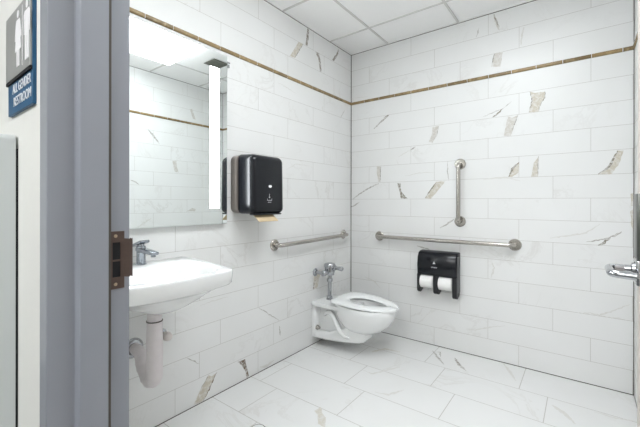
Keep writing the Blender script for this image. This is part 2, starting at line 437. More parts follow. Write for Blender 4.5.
EXPO = 1.2
# ------------------------------------------------------------------ camera
cd = bpy.data.cameras.new('camera'); cam = bpy.data.objects.new('camera', cd); COL.objects.link(cam)
cam.location = (0, 0, H)
YAW, ROLL = math.radians(37.134), math.radians(.0788)
cam.rotation_mode = 'QUATERNION'
cam.rotation_quaternion = (Matrix.Rotation(YAW, 4, 'Z') @ Matrix.Rotation(PI/2, 4, 'X') @ Matrix.Rotation(ROLL, 4, 'Z')).to_quaternion()
cd.sensor_width = 36; cd.lens = 346.236/640*36
cd.shift_y = -(213.5-202.315)/640; cd.clip_start = .02
SC.camera = cam

# ------------------------------------------------------------------ setting
JD = .0055
W_B = RX-LX; W_L = BY-FY
q = [1.206, 1.054, .906]
ph_left = lambda j: q[j % 3] if j < 14 else {14: q[2], 15: q[1], 16: q[0]}[j]
tm = ['wall_tile', 'grout', 'vein', 'joint']
struct(tiled('wall_back', lambda u, v, h: (LX+u, BY-h, v), wall_cells(W_B, lambda j: -.005+((13-j) % 3)*TL/3),
      0, W_B, 0, ZC, tm, VEIN_BACK, [(0, .0065, 0, ZC, .0016, 3), (W_B-.005, W_B, 0, ZC, .0016, 3), (0, W_B, 0, JD, .0016, 3), (0, W_B, ZC-.006, ZC, .0016, 3)]))  # top strip is the ceiling shadow line painted dark; the others are joints
tiled('wall_left', lambda u, v, h: (LX+h, BY-u, v), wall_cells(W_L, ph_left),
      0, W_L, 0, ZC, tm, VEIN_LEFT, [(0, .0065, 0, ZC, .0016, 3), (0, W_L, 0, JD, .0016, 3), (0, W_L, ZC-.006, ZC, .0016, 3)])  # last strip paints the shadow line below the ceiling
tiled('wall_right', lambda u, v, h: (RX-h, BY-u, v), wall_cells(W_L, lambda j: .31+((j) % 3)*TL/3),
      0, W_L, 0, ZC, tm, VEIN_RIGHT, [(0, W_L, 0, JD, .0016, 3), (0, W_L, ZC-.006, ZC, .0016, 3)])  # upper strip is painted shade where wall meets ceiling
# floor
cells = []
for k in range(-1, 10):
    y1 = 2.516-.3085*(k-1) if k > 0 else BY+.02
    y0 = 2.516-.3085*k
    if k == 0: y0, y1 = 2.516, BY
    if k == -1: continue
    u = -.932+.153*k
    while u > LX: u -= .613
    while u < RX: cells.append((u, u+.613, y0, y1)); u += .613
tiled('floor', lambda u, v, h: (u, v, h), cells, LX, RX, HY, BY, ['floor_tile', 'grout', 'vein', 'joint'], VEIN_FLOOR, [], grout=.004)
fl = bpy.data.objects['floor']
# front wall with the doorway (room face tiled look, hall face painted)
FR = .05
bm = nb()
hx0, hx1 = -3.2, 1.6; ox0, ox1, oz = JX-.03, DX+.03, 2.16
for (x0, x1, z0, z1) in ((hx0, ox0, 0, ZC), (ox1, hx1, 0, ZC), (ox0, ox1, oz, ZC)):
    box(bm, x0, x1, HY, FY, z0, z1)
struct(obj('wall_front', bm, 'paint', smooth=0))
# ceiling of room: panels and grid
bm = nb(); box(bm, LX-.05, RX+.05, FY-.05, BY+.05, ZC+.004, ZC+.03)
gx = [-1.395+.61*i for i in range(0, 3)]; gy = [2.503-.61*i for i in range(0, 4)]
for x in gx: box(bm, x-.0075, x+.0075, FY, BY, ZC-.003, ZC+.005, mi=1)
for y in gy: box(bm, LX, RX, y-.0075, y+.0075, ZC-.002, ZC+.005, mi=1)
for (x0, x1, y0, y1) in ((LX, LX+.018, FY, BY), (RX-.018, RX, FY, BY), (LX, RX, FY, FY+.018), (LX, RX, BY-.018, BY)):
    box(bm, x0, x1, y0, y1, ZC-.001, ZC+.005, mi=2)
struct(obj('ceiling', bm, ['ceil', 'tbar', 'ceil'], smooth=0))
# hall shell
def shell(name, x0, x1, y0, y1, z0, z1, mat):
    return struct(obj(name, box(nb(), x0, x1, y0, y1, z0, z1), mat, smooth=0))
shell('floor', hx0, hx1, -1.7, HY, -.05, 0, 'hallfloor')
shell('ceiling', hx0, hx1, -1.7, HY, 2.6, 2.65, 'ceil')
shell('wall_hall_opposite', hx0, hx1, -1.75, -1.7, 0, 2.6, 'paint')
shell('wall_hall_left', hx0-.05, hx0, -1.7, HY, 0, 2.6, 'paint')
shell('wall_hall_right', hx1, hx1+.05, -1.7, HY, 0, 2.6, 'paint')

# liner trims: 15 cm pieces of brown onyx pencil
def liner(name, a, b, nrm):
    bm = bmesh.new(); lay = bm.loops.layers.float_color.new('tint')
    a = Vector(a); b = Vector(b); L = (b-a).length; d = (b-a).normalized(); N = Vector(nrm)
    s = 0
    prof = [(0, ZT0), (.006, ZT0+.001), (.0095, ZT0+.006), (.0105, ZT0+.012), (.0095, ZT0+.018), (.006, ZT1-.001), (0, ZT1)]
    while s < L:
        e = min(s+.1505, L); k = random.uniform(.75, 1.35)
        col = (.235*k, .165*k, .082*k, 1)
        rings = [[a+d*t+N*h+Vector((0, 0, z-a.z)) for h, z in prof] for t in (s, e)]
        vs = [[bm.verts.new(p) for p in r] for r in rings]
        fs = []
        for i in range(len(prof)-1): fs.append(bm.faces.new((vs[0][i], vs[0][i+1], vs[1][i+1], vs[1][i])))
        fs += [bm.faces.new(vs[0]), bm.faces.new(vs[1][::-1])]
        for f in fs:
            for l in f.loops: l[lay] = col
        # pale joint
        j = bmesh.ops.create_cube(bm, size=1)['verts']
        for v in j: v.co = a+d*(e+.0015+v.co.x*.003)+N*(.004+v.co.y*.008)+Vector((0, 0, (ZT0+ZT1)/2-a.z+v.co.z*.02))
        for v in j:
            for f in v.link_faces:
                f.material_index = 1
                for l in f.loops: l[lay] = (.7, .66, .58, 1)
        s += .1531
    o = obj(name, bm, ['liner', 'white'], smooth=40); return struct(o)
liner('trim_1', (LX+.001, BY, 0), (LX+.001, FY, 0), (1, 0, 0))
liner('trim_2', (LX, BY-.001, 0), (RX, BY-.001, 0), (0, -1, 0))
liner('trim_3', (RX-.001, BY, 0), (RX-.001, FY, 0), (-1, 0, 0))

# ------------------------------------------------------------------ door frame (double rabbet, hollow metal)
def frame_profile(xj, s):
    """plan outline of one jamb; s=+1 the opening lies towards +x"""
    st = .016
    pts = [(xj-.044*s, .209), (xj, .209), (xj, .254), (xj+st*s, .2575), (xj+st*s, .3097), (xj, .3105), (xj, .355+.0),
           (xj, .358), (xj-.044*s, .358), (xj-.044*s, .3555), (xj-.029*s, .3555), (xj-.029*s, .2215), (xj-.044*s, .2215)]
    return pts
fr = nb()
for xj, s in ((JX, 1), (DX+.002, -1)):
    t = bmesh.new()
    prism(t, [(x, y, 0) for x, y in frame_profile(xj, s)], (0, 0, 2.13))
    bmesh.ops.recalc_face_normals(t, faces=t.faces)
    ed = [e for e in t.edges if abs((e.verts[0].co-e.verts[1].co).z) > 1]
    bmesh.ops.bevel(t, geom=ed, offset=.0016, segments=3, affect='EDGES', clamp_overlap=True)
    me = bpy.data.meshes.new('t'); t.to_mesh(me); t.free(); fr.from_mesh(me); bpy.data.meshes.remove(me)
hp = [(.209, 2.174), (.209, 2.13), (.254, 2.13), (.2575, 2.114), (.3097, 2.114), (.3105, 2.13), (.358, 2.13), (.358, 2.174), (.3555, 2.174), (.3555, 2.159), (.2215, 2.159), (.2215, 2.174)]
prism(fr, [(JX-.044, y, z) for y, z in hp], (DX+.002-JX+.088, 0, 0))
frame = struct(obj('trim_4', fr, 'frame', smooth=25), 'grey painted metal door frame with a dark bronze strike plate')
gk = nb(); box(gk, JX, JX+.003, .3108, .3192, 0, 2.11)
obj('stop_shade', gk, 'joint', frame, 0, 'dark strip painted as shade in the corner of the door stop')  # shaded slit beside the stop, painted as a dark strip
# strike plate with lip, recess, screws on the left jamb
bm = nb(); sx = JX+.0012
zc = 1.0585
outl = [(.3125, zc-.062), (.3455, zc-.062), (.3455, zc-.037)]
bm = nb()
x0, x1 = JX, JX+.0018
for (y0, y1, z0, z1) in ((.3194, .3225, zc-.062, zc+.062), (.3382, .3465, zc-.062, zc+.062), (.3225, .3382, zc-.062, zc-.037), (.3225, .3382, zc+.038, zc+.062), (.3225, .3382, zc-.003, zc+.001)):
    box(bm, x0, x1, y0, y1, z0, z1)
sp = obj('strike_plate', bm, 'bronze', frame, 0, 'dark bronze strike plate')
pts = rrect(.3455, .368, zc-.040, zc+.046, .006)
lip = nb()
rings = []
for k in range(5):
    pass
t = [(.3455, JX+.0018), (.358, JX+.0020), (.364, JX+.0012), (.366, JX-.0025)]
for (ya, xa), (yb, xb) in zip(t, t[1:]):
    prism(lip, [(xa, ya, zc-.038), (xb, yb, zc-.040), (xb, yb, zc+.044), (xa, ya, zc+.046)], (-.0016, .0003, 0))
obj('strike_lip', lip, 'bronze', sp, 25)
obj('latch_recess', box(nb(), JX-.0005, JX+.0006, .3225, .3382, zc-.037, zc+.038), 'hole_shade', sp, 0, 'black latch and bolt openings')
for dz in (-.052, .052):
    bm = nb(); lathe(bm, (JX+.0016, .3285, zc+dz), (1, 0, 0), [(0, .0036), (.0008, .0036), (.0012, .0018), (.0012, 0)], 12)
    obj('screw', bm, 'brass', sp)

# ------------------------------------------------------------------ door leaf, opened flat to the right
bm = nb(); box(bm, DX+.0015, DX+.045, .362, 1.268, .012, 2.12, .0015, 1)
door = struct(obj('door_1', bm, 'leaf', smooth=0), 'beige door leaf swung open, edge-on at the right border')
bm = nb(); box(bm, DX-.009, DX+.0015, 1.165, 1.235, 1.04, 1.207, .003, 2)
lp = obj('lock_plate', bm, 'darkchrome', door, 35, 'dark satin lock housing')
bm = nb(); box(bm, DX-.010, DX+.0015, 1.165, 1.235, .975, 1.038, .003, 2)
es = obj('escutcheon', bm, 'chrome', door, 35, 'bright chrome escutcheon')
obj('keyhole', box(nb(), DX-.0106, DX-.0098, 1.195, 1.205, 1.022, 1.032), 'hole_shade', es, 0)
bm = nb(); tube(bm, arc_path([(DX-.009, 1.2, 1.012), (.056, 1.2, 1.013), (.058, 1.115, 1.009), (DX-.014, 1.11, 1.008)], .018, 8), .0095, 18)
lathe(bm, (DX-.010, 1.2, 1.012), (-1, 0, 0), [(0, .018), (.006, .017), (.008, .011), (.02, .010), (.02, 0)], 20)
obj('door_lever', bm, 'chrome', door, 40, 'looped chrome lever handle')
bm = nb(); tube(bm, arc_path([(DX+.045, 1.2, 1.0), (DX+.09, 1.2, 1.0), (DX+.09, 1.10, 1.0)], .016, 8), .009, 12)
obj('door_lever', bm, 'chrome', door, 40)
for z in (.25, 1.06, 1.9):
    bm = nb(); lathe(bm, (DX-.001, .3605, z-.055), (0, 0, 1), [(0, .0055), (.11, .0055)], 12)
    obj('hinge', bm, 'steel', door, 40)

# ------------------------------------------------------------------ hall: sign and grey cabinet
SY = .2145
sign = thing('restroom_sign', (-1.0, HY, 1.392), 'blue and grey restroom sign on the white hall wall beside the door frame', 'sign')
bm = nb(); box(bm, -1.118, -.920, SY, HY, 1.391, 1.6235, .0008, 1)
obj('backplate', bm, 'blue', sign, 0, 'blue backing plate with white lettering')
bm = nb(); box(bm, -1.121, -.921, SY-.004, SY-.0002, 1.471, 1.69-.066, .0008, 1)
pic = obj('pictogram_plate', bm, 'signgrey', sign, 0, 'brushed grey plate with pictograms')
obj('plate_shadow', box(nb(), -1.1205, -.9195, SY-.004, SY, 1.4635, 1.4705), 'hole_shade', sign, 0)  # shadow below the pictogram plate, painted as a black strip
YP = SY-.0042
def flat(pts): return [(x, YP, z) for x, z in pts]
def figure(name, cx, z0, dress):
    bm = nb(); hd = .0085
    c = [(cx+hd*math.cos(a), z0+.117+hd*math.sin(a)) for a in [2*PI*k/20 for k in range(20)]]
    prism(bm, flat(c), (0, -.0008, 0))
    if dress:
        body = [(-.012, .105), (.012, .105), (.018, .097), (.027, .062), (.022, .060), (.0135, .082), (.024, .036), (.0115, .036), (.0115, 0), (.0015, 0), (.0015, .036), (-.0015, .036), (-.0015, 0), (-.0115, 0), (-.0115, .036), (-.024, .036), (-.0135, .082), (-.022, .060), (-.027, .062), (-.018, .097)]
    else:
        body = [(-.016, .105), (.016, .105), (.022, .098), (.022, .056), (.0165, .056), (.0165, .088), (.014, .088), (.014, 0), (.0015, 0), (.0015, .050), (-.0015, .050), (-.0015, 0), (-.014, 0), (-.014, .088), (-.0165, .088), (-.0165, .056), (-.022, .056), (-.022, .098)]
    prism(bm, flat([(cx+x, z0+z) for x, z in body]), (0, -.0008, 0))
    return obj(name, bm, 'white', pic, 0)
figure('woman_pictogram', -1.009, 1.488, True)
figure('man_pictogram', -.940, 1.488, False)
obj('divider_line', prism(nb(), flat([(-.976, 1.483), (-.973, 1.483), (-.973, 1.614), (-.976, 1.614)]), (0, -.0008, 0)), 'white', pic, 0)
text_obj('lettering', 'ALL GENDER', 'white', sign, (-1.074, SY-.0006, 1.4370), (1, 0, 0), (0, 0, 1), .146, .0215, .001)
text_obj('lettering', 'RESTROOM', 'white', sign, (-1.064, SY-.0006, 1.4065), (1, 0, 0), (0, 0, 1), .137, .0215, .001)

bm = nb()
prism(bm, [(x, .167, z) for x, z in [(-1.40, .02), (-1.061, .02), (-1.061, 1.327)]+[(-1.081+.02*math.cos(a), 1.327+.016*math.sin(a)) for a in [PI/2*k/6 for k in range(1, 7)]]+[(-1.38, 1.343), (-1.40, 1.327)]], (0, .05, 0))
cab = tag(obj('wall_cabinet', bm, 'cab', smooth=30), 'light grey metal cabinet on the white hall wall below the restroom sign', 'cabinet')
bm = nb(); box(bm, -1.395, -1.0635, .216, HY, .03, 1.31)
obj('gap_shade', bm, 'hole_shade', cab, 0, 'black filler painted as the shaded gap behind the cabinet')  # shade in the gap to the wall, painted as a black box

# ------------------------------------------------------------------ mirror with light strips
MX = LX+.030
mir = thing('wall_mirror', (LX, .87, 1.05), 'frameless lighted mirror on the tiled wall above the white sink', 'mirror')
my0, my1, mz0, mz1 = .40, 1.366, 1.052, 2.088
bm = nb(); box(bm, LX+.002, MX-.003, my0+.05, my1-.055, mz0+.012, mz1-.02)
obj('mounting_box', bm, 'mirroredge', mir, 0)
bm = nb(); box(bm, MX-.0045, MX-.0003, my0, my1, mz0, mz1)
obj('glass_edge', bm, 'mirroredge', mir, 0)
bm = nb(); f = bm.faces.new([bm.verts.new((MX, y, z)) for y, z in ((my0+.001, mz0+.001), (my1-.001, mz0+.001), (my1-.001, mz1-.001), (my0+.001, mz1-.001))])
obj('mirror_glass', bm, 'mirror', mir, 0, 'silvered glass')
for y0, y1 in ((1.243, 1.305), (.460, .522)):
    obj('light_strip', box(nb(), MX+.0002, MX+.0012, y0, y1, 1.148, 1.992), 'led', mir, 0, 'lit white vertical strip')
bm = nb(); box(bm, LX, LX+.012, 1.372, 1.40, 2.03, 2.052, .003, 2); lathe(bm, (LX+.012, 1.386, 2.060), (0, -1, 0), [(-.012, .006), (.012, .006)], 12)
tag(obj('wall_clip', bm, 'clip'), 'tiny clear plastic clip on the tile right of the mirror top', 'clip')

# ------------------------------------------------------------------ sink
SZ = .880; SC0 = (.33, 0.0); SYC = .79
def ray_outline(poly, c, n=72):
    out = []
    for k in range(n):
        a = 2*PI*k/n; dx, dy = math.cos(a), math.sin(a); best = None
        for i in range(len(poly)):
            x1, y1 = poly[i][0]-c[0], poly[i][1]-c[1]; x2, y2 = poly[(i+1) % len(poly)][0]-c[0], poly[(i+1) % len(poly)][1]-c[1]
            ex, ey = x2-x1, y2-y1; den = dx*ey-dy*ex
            if abs(den) < 1e-9: continue
            t = (x1*ey-y1*ex)/den; s = (x1*dy-y1*dx)/den
            if t > 0 and -1e-6 <= s <= 1+1e-6 and (best is None or t < best): best = t
        out.append((c[0]+dx*best, c[1]+dy*best))
    return out
# outline: d from wall, y offset
def sink_outline():
    pts = [(.002, -.30), (.002, .30), (.10, .297)]
    pts += [(.505, .238), (.517, .235), (.522, .226)]
    for k in range(1, 12):
        t = k/12; y = .226-.452*t; pts.append((.522+.036*(1-(y/.226)**2), y))
    pts += [(.522, -.226), (.517, -.235), (.505, -.238), (.10, -.297)]
    return pts
N = 96
SOUT = ray_outline(sink_outline(), SC0, N)
def s_ring(poly, z, sx=1, sy=None, c=SC0, wall=True):
    sy = sx if sy is None else sy; r = []
    for d, y in poly:
        dd = c[0]+(d-c[0])*sx; yy = c[1]+(y-c[1])*sy
        if wall and dd < .002: dd = .002
        r.append((LX+dd, SYC+yy, z))
    return r
basin_in = []
for k in range(N):
    a = 2*PI*k/N; ca, sa = math.cos(a), math.sin(a); e = 2.6
    r = (abs(ca/(.185 if ca > 0 else .17))**e+abs(sa/.225)**e)**(-1/e)
    basin_in.append((SC0[0]+r*ca, SC0[1]+r*sa))
def wallfix(r):   # keep the back of the outline on the wall when scaling
    return r
bm = nb()
rings = [s_ring(basin_in, .706, .20, .16, wall=False), s_ring(basin_in, .712, .32, .28, wall=False), s_ring(basin_in, .735, .55, .5, wall=False), s_ring(basin_in, .765, .78, .74, wall=False), s_ring(basin_in, .795, 1.0, .95), s_ring(SOUT, .809, .90, .90), s_ring(SOUT, .812, .955),
         s_ring(SOUT, .818, .98), s_ring(SOUT, SZ-.010, 1.0), s_ring(SOUT, SZ-.003, .996), s_ring(SOUT, SZ, .985),
         s_ring(basin_in, SZ-.001, 1.03), s_ring(basin_in, SZ-.006, 1.0), s_ring(basin_in, SZ-.035, .95), s_ring(basin_in, SZ-.09, .86), s_ring(basin_in, SZ-.125, .70), s_ring(basin_in, SZ-.14, .35), s_ring(basin_in, SZ-.143, .08)]
loft(bm, rings)
sink = thing('wall_sink', (LX, SYC, SZ), 'white porcelain wall-hung sink with a chrome faucet below the mirror', 'sink')
bas = obj('basin', bm, 'porc', sink, 50)
bm = nb(); lathe(bm, (LX+.33, SYC, SZ-.143), (0, 0, 1), [(0, .022), (.003, .022), (.005, .017), (.004, .012), (.003, 0)], 24)
obj('drain_ring', bm, 'chrome', bas)
# faucet
FXc, FYc = LX+.068, .822
bm = nb()
lathe(bm, (FXc, FYc, SZ-.001), (0, 0, 1), [(0, .026), (.004, .026), (.006, .021), (.06, .0205), (.085, .022), (.09, .02), (.092, 0)], 28)
fau = obj('faucet', bm, 'faucet', sink, 40, 'chrome single-lever faucet')
bm = nb()
t = bmesh.new(); box(t, FXc-.015, FXc+.140, FYc-.022, FYc+.022, SZ+.056, SZ+.082, .006, 3)
for v in t.verts:
    s = (v.co.x-FXc)/.135; v.co.z += .006*(1-s) if v.co.z < SZ+.07 else -.010*s; v.co.y = FYc+(v.co.y-FYc)*(1-.2*s)
me = bpy.data.meshes.new('t'); t.to_mesh(me); t.free(); bm.from_mesh(me)
lathe(bm, (FXc+.118, FYc, SZ+.056), (0, 0, -1), [(0, .011), (.010, .011), (.010, 0)], 16)
obj('spout', bm, 'faucet', fau)
bm = nb(); t = bmesh.new()
box(t, FXc-.062, FXc+.035, FYc-.026, FYc+.026, SZ+.096, SZ+.110, .005, 3)
for v in t.verts: v.co.z += (v.co.x-FXc)*.30
me = bpy.data.meshes.new('t2'); t.to_mesh(me); t.free(); bm.from_mesh(me)
lathe(bm, (FXc, FYc, SZ+.091), (0, 0, 1), [(0, .016), (.008, .014), (.008, 0)], 20)
obj('faucet_lever', bm, 'faucet', fau)
# drain pipe in white insulation
YD = .805; XD = -1.556
dp = thing('drain_pipe', (XD, YD, .35), 'white insulated trap pipe hanging under the sink and bending into the wall', 'pipe')
path = arc_path([(XD, YD, .705), (XD, YD, .372), (XD-.055, YD+.001, .352), (XD-.118, YD+.004, .398), (XD-.150, YD+.008, .454), (LX+.012, YD+.010, .458)], .022, 6)
rs = [.0335+.0022*math.sin(i*1.9)+(.003 if i > 3 else 0) for i in range(len(path))]
pp = [path[0], path[0].lerp(path[1], .33), path[0].lerp(path[1], .66)]+path[1:]
rs = [.030, .034, .036]+[.0345-.0003*i+.0014*math.sin(i*1.7) for i in range(len(path)-1)]
bm = nb(); tube(bm, pp, rs, 20)
obj('pipe_wrap', bm, 'wrap', dp, 60, 'white soft pipe wrap')
bm = nb(); lathe(bm, (XD, YD, .640), (0, 0, 1), [(0, .0345), (.0012, .0352), (.004, .0352), (.005, .0345)], 24)
obj('seam_band', bm, 'joint', dp, 30, 'dark seam around the wrap')
bm = nb(); lathe(bm, (LX+.001, YD+.010, .455), (1, 0, 0), [(0, .050), (.004, .050), (.016, .040), (.018, .03)], 28)
obj('escutcheon', bm, 'chrome', dp, 40, 'chrome wall flange')
def stop_valve(y, z, label, dz):
    v = thing('supply_valve', (LX, y, z), label, 'valve')
    bm = nb(); lathe(bm, (LX, y, z), (1, 0, 0), [(0, .027), (.003, .027), (.008, .02), (.010, .009)], 20)
    obj('flange', bm, 'chrome', v)
    bm = nb(); lathe(bm, (LX+.008, y, z), (1, 0, 0), [(0, .010), (.02, .018), (.045, .024), (.062, .020), (.070, .008), (.070, 0)], 20)
    obj('valve_wrap', bm, 'pvc', v, 60, 'pale insulated valve body')
    bm = nb(); tube(bm, arc_path([(LX+.030, y, z+.010), (LX+.030, YD+(.075 if y > .8 else -.06), z+.03), (LX+.040, YD+(.075 if y > .8 else -.06), .77)], .02), .006, 10)
    obj('supply_tube', bm, 'steel', v)
stop_valve(.965, .480, 'small pale stop valve on the wall right of the wrapped trap pipe', .10)
stop_valve(.70, .470, 'small pale stop valve on the wall left of the wrapped trap pipe', .10)

# ------------------------------------------------------------------ paper towel dispenser
ty0, ty1, tz0, tz1, tx = 1.418, 1.712, 1.110, 1.490, LX+.198
td = thing('paper_towel_dispenser', (LX, 1.56, tz0), 'black glossy paper towel dispenser on the tiled wall right of the mirror', 'dispenser')
bm = nb(); prism(bm, [(LX, y, z) for y, z in rrect(ty0, ty1, tz0+.004, tz1-.006, .04)], (.055, 0, 0))
obj('backplate', bm, 'smoke', td, 35, 'smoky grey back shell')
bm = nb(); t = bmesh.new()
box(t, LX+.053, tx, ty0+.014, ty1, tz0, tz1)
ed = [e for e in t.edges if max(v.co.x for v in e.verts) > tx-.01]
bmesh.ops.bevel(t, geom=ed, offset=.036, segments=6, affect='EDGES', profile=.5)
ed = [e for e in t.edges if all(v.co.x < tx-.028 for v in e.verts) and abs(e.verts[0].co.x-e.verts[1].co.x) > .05]
for v in t.verts:
    if v.co.x > LX+.1:
        s = (v.co.x-LX-.1)/.1
        v.co.z = v.co.z-(.010*s if v.co.z > (tz0+tz1)/2 else 0)
        v.co.x -= .010*max(0, (v.co.z-1.30)/.17)**2*s
me = bpy.data.meshes.new('t'); t.to_mesh(me); t.free(); bm.from_mesh(me)
cov = obj('cover', bm, 'black', td, 40, 'black glossy cover')
bm = nb(); box(bm, tx-.06, tx-.004, ty0+.035, ty1-.03, tz0-.006, tz0+.002, .002, 1)
obj('outlet_lip', bm, 'blackmat', td, 35)
fx = tx+.0004
ell = lambda cy, cz, a, b_, n=20: [(fx, cy+a*math.cos(2*PI*k/n), cz+b_*math.sin(2*PI*k/n)) for k in range(n)]
obj('logo_badge', prism(nb(), ell(1.572, 1.285, .014, .0085), (.0008, 0, 0)), 'white', cov, 0, 'small pale oval badge')
bm = nb()
def bar(bm, y0, z0, y1, z1, w=.0022):
    d = Vector((0, y1-y0, z1-z0)).normalized(); nn = Vector((0, -d.z, d.y))*w/2
    a, c = Vector((fx, y0, z0)), Vector((fx, y1, z1))
    prism(bm, [a-nn, c-nn, c+nn, a+nn], (.0006, 0, 0))
for s in ((1.548, 1.196, 1.586, 1.196), (1.548, 1.196, 1.548, 1.206), (1.586, 1.196, 1.586, 1.206), (1.566, 1.238, 1.566, 1.212), (1.560, 1.218, 1.566, 1.211), (1.572, 1.218, 1.566, 1.211), (1.552, 1.184, 1.582, 1.184)):
    bar(bm, *s)
obj('pull_symbol', bm, 'white', cov, 0, 'thin white pull-towel symbol')
bm = nb(); ns = 10
for i in range(ns):
    pass
vs = []
for i in range(9):
    s = i/8; x = tx-.055+.070*s; z = tz0+.002-.034*s-.014*s*s
    vs.append((x, z))
top = [(x, z) for x, z in vs]; bot = [(x-.0012, z-.0012) for x, z in vs]
y0, y1 = 1.465, 1.632
t = [[bm.verts.new((x, y, z)) for x, z in top] for y in (y0, y1)]; u = [[bm.verts.new((x, y, z)) for x, z in bot] for y in (y0, y1)]
for i in range(8):
    bm.faces.new((t[0][i], t[0][i+1], t[1][i+1], t[1][i])); bm.faces.new((u[0][i], u[1][i], u[1][i+1], u[0][i+1]))
    bm.faces.new((t[0][i], u[0][i], u[0][i+1], t[0][i+1])); bm.faces.new((t[1][i], t[1][i+1], u[1][i+1], u[1][i]))
bm.faces.new((t[0][8], u[0][8], u[1][8], t[1][8])); bm.faces.new((t[0][0], t[1][0], u[1][0], u[0][0]))
tag(obj('paper_towel', bm, 'kraft'), 'brown paper towel sheet hanging from the black towel dispenser', 'paper towel')

# ------------------------------------------------------------------ grab bars
def grab_bar(label, a, b, nrm, loc):
    """a, b: flange centres on the wall"""
    g = thing('grab_bar', loc, label, 'grab bar', 'stainless grab bars')
    a = Vector(a); b = Vector(b); N = Vector(nrm); off = .058
    d = (b-a).normalized()
    bm = nb(); tube(bm, arc_path([a+N*.002, a+N*off, b+N*off, b+N*.002], .040, 8), .016, 20)
    obj('bar', bm, 'steel', g, 50)
    for p in (a, b):
        bm = nb(); lathe(bm, p, N, [(.0005, .043), (.006, .043), (.011, .037), (.012, .017)], 32)
        fl_ = obj('flange', bm, 'steel', g, 35)
    return g
grab_bar('horizontal stainless grab bar on the left wall above the flush valve', (LX, 1.810, .872), (LX, 2.722, .885), (1, 0, 0), (LX, 2.28, .87))
grab_bar('long horizontal stainless grab bar on the back wall above the toilet paper dispenser', (-1.478, BY, .877), (-.388, BY, .877), (0, -1, 0), (-.93, BY, .87))
grab_bar('short vertical stainless grab bar on the back wall', (-.7705, BY, 1.034), (-.7705, BY, 1.487), (0, -1, 0), (-.77, BY, 1.03))

# ------------------------------------------------------------------ toilet
TC = 2.385
def oval(d0, d1, b, cx=None, n=56, e=2.25, back_e=2.25):
    """closed outline: d0 back, d1 front, half width b; widest at cx"""
    cx = d0+(d1-d0)*.46 if cx is None else cx; out = []
    for k in range(n):
        a = 2*PI*k/n; ca, sa = math.cos(a), math.sin(a)
        ra = (d1-cx) if ca > 0 else (cx-d0); ee = e if ca > 0 else back_e
        r = (abs(ca/ra)**ee+abs(sa/b)**ee)**(-1/ee)
        out.append((cx+r*ca, r*sa))
    return out
def tr(o, z, zf=0):
    return [(LX+d, TC+y, z+zf*d) for d, y in o]
toi = thing('toilet', (LX, TC, .05), 'white wall-hung toilet with an open-front seat in the corner', 'toilet')
bm = nb()
RZ = .380
cx = .43
loft(bm, [tr(oval(.30, .48, .07, .38), .165), tr(oval(.26, .545, .105, .40), .185), tr(oval(.23, .595, .132, .41), .215), tr(oval(.20, .635, .154, .42), .255), tr(oval(.18, .662, .168, .43), .300), tr(oval(.17, .676, .175, cx), .345),
          tr(oval(.165, .679, .177, cx), RZ-.006), tr(oval(.17, .674, .173, cx), RZ), tr(oval(.26, .628, .120, cx), RZ), tr(oval(.27, .618, .112, cx), RZ-.012), tr(oval(.28, .605, .108, cx), RZ-.06), tr(oval(.33, .56, .08, cx), RZ-.14), tr(oval(.40, .50, .03, cx), RZ-.17)])
# deck running back to the wall
loft(bm, [[(LX+d, TC+y, z) for d, y in rrect(0.002, .36, -w, w, .02)] for z, w in ((.330, .144), (.337, .151), (RZ-.022, .152), (RZ-.016, .148))])
# wall plate
loft(bm, [[(LX+d, TC+y, z) for y, z in rrect(-w, w, .058, .36, .03)] for d, w in ((.001, .132), (.034, .130), (.040, .124))])
# lower trapway block
sec = []
for d, w, z0, z1 in ((.02, .126, .060, .125), (.16, .120, .066, .135), (.30, .108, .078, .20), (.42, .092, .095, .26), (.455, .080, .108, .25), (.468, .066, .122, .24)):
    sec.append([(LX+d, TC+y, z) for y, z in rrect(-w, w, z0, z1, .022)])
loft(bm, sec)
# upper core under the deck
loft(bm, [[(LX+d, TC+y, z) for y, z in rrect(-w, w, .10, .345, .02)] for d, w in ((.02, .07), (.16, .08), (.27, .095), (.38, .095))])
# trapway relief on both flanks
for s in (-1, 1):
    path = [(.09, .255), (.125, .285), (.165, .292), (.20, .270), (.235, .215), (.27, .165), (.31, .135), (.35, .130)]
    wv = [.078, .090, .102, .110, .116, .118, .112, .104]
    tube(bm, [(LX+d, TC+s*w, z) for (d, z), w in zip(path, wv)], [.012, .017, .019, .019, .019, .018, .016, .010], 14)
bowl = obj('bowl', bm, 'porc', toi, 48)
bm = nb(); loft(bm, [tr(oval(.33, .56, .08, cx), RZ-.128), tr(oval(.33, .56, .08, cx), RZ-.126)])
obj('bowl_water', bm, 'water', bowl, 0)
# open-front seat
def egg(p, k):
    return [(d, y*(1-k*max(0, (d-.45)/.25))) for d, y in p]
def seat_poly():
    o = egg(oval(.195, .705, .187, .40, 240, 2.0, 6.5), .10)
    i = egg(oval(.300, .610, .086, .42, 240, 1.9, 2.1), .15)
    gap = .020
    def cut(poly, g):
        up = [q_ for q_ in poly if not (q_[0] > .5 and abs(q_[1]) < g)]
        # start just above the gap
        k0 = max(range(len(up)), key=lambda k: (up[k][0] if up[k][1] > 0 else -1))
        return up[k0:]+up[:k0]
    return cut(o, gap), cut(i, gap*.72)
so, si = seat_poly()
bm = nb(); zt = RZ+.030
nn = min(len(so), len(si))
def resample(p, n):
    L = [0]
    for a, b_ in zip(p, p[1:]): L.append(L[-1]+math.hypot(b_[0]-a[0], b_[1]-a[1]))
    out = []; j = 0
    for k in range(n):
        s = L[-1]*k/(n-1)
        while j < len(L)-2 and L[j+1] < s: j += 1
        t_ = (s-L[j])/(L[j+1]-L[j] or 1); out.append((p[j][0]+(p[j+1][0]-p[j][0])*t_, p[j][1]+(p[j+1][1]-p[j][1])*t_))
    return out
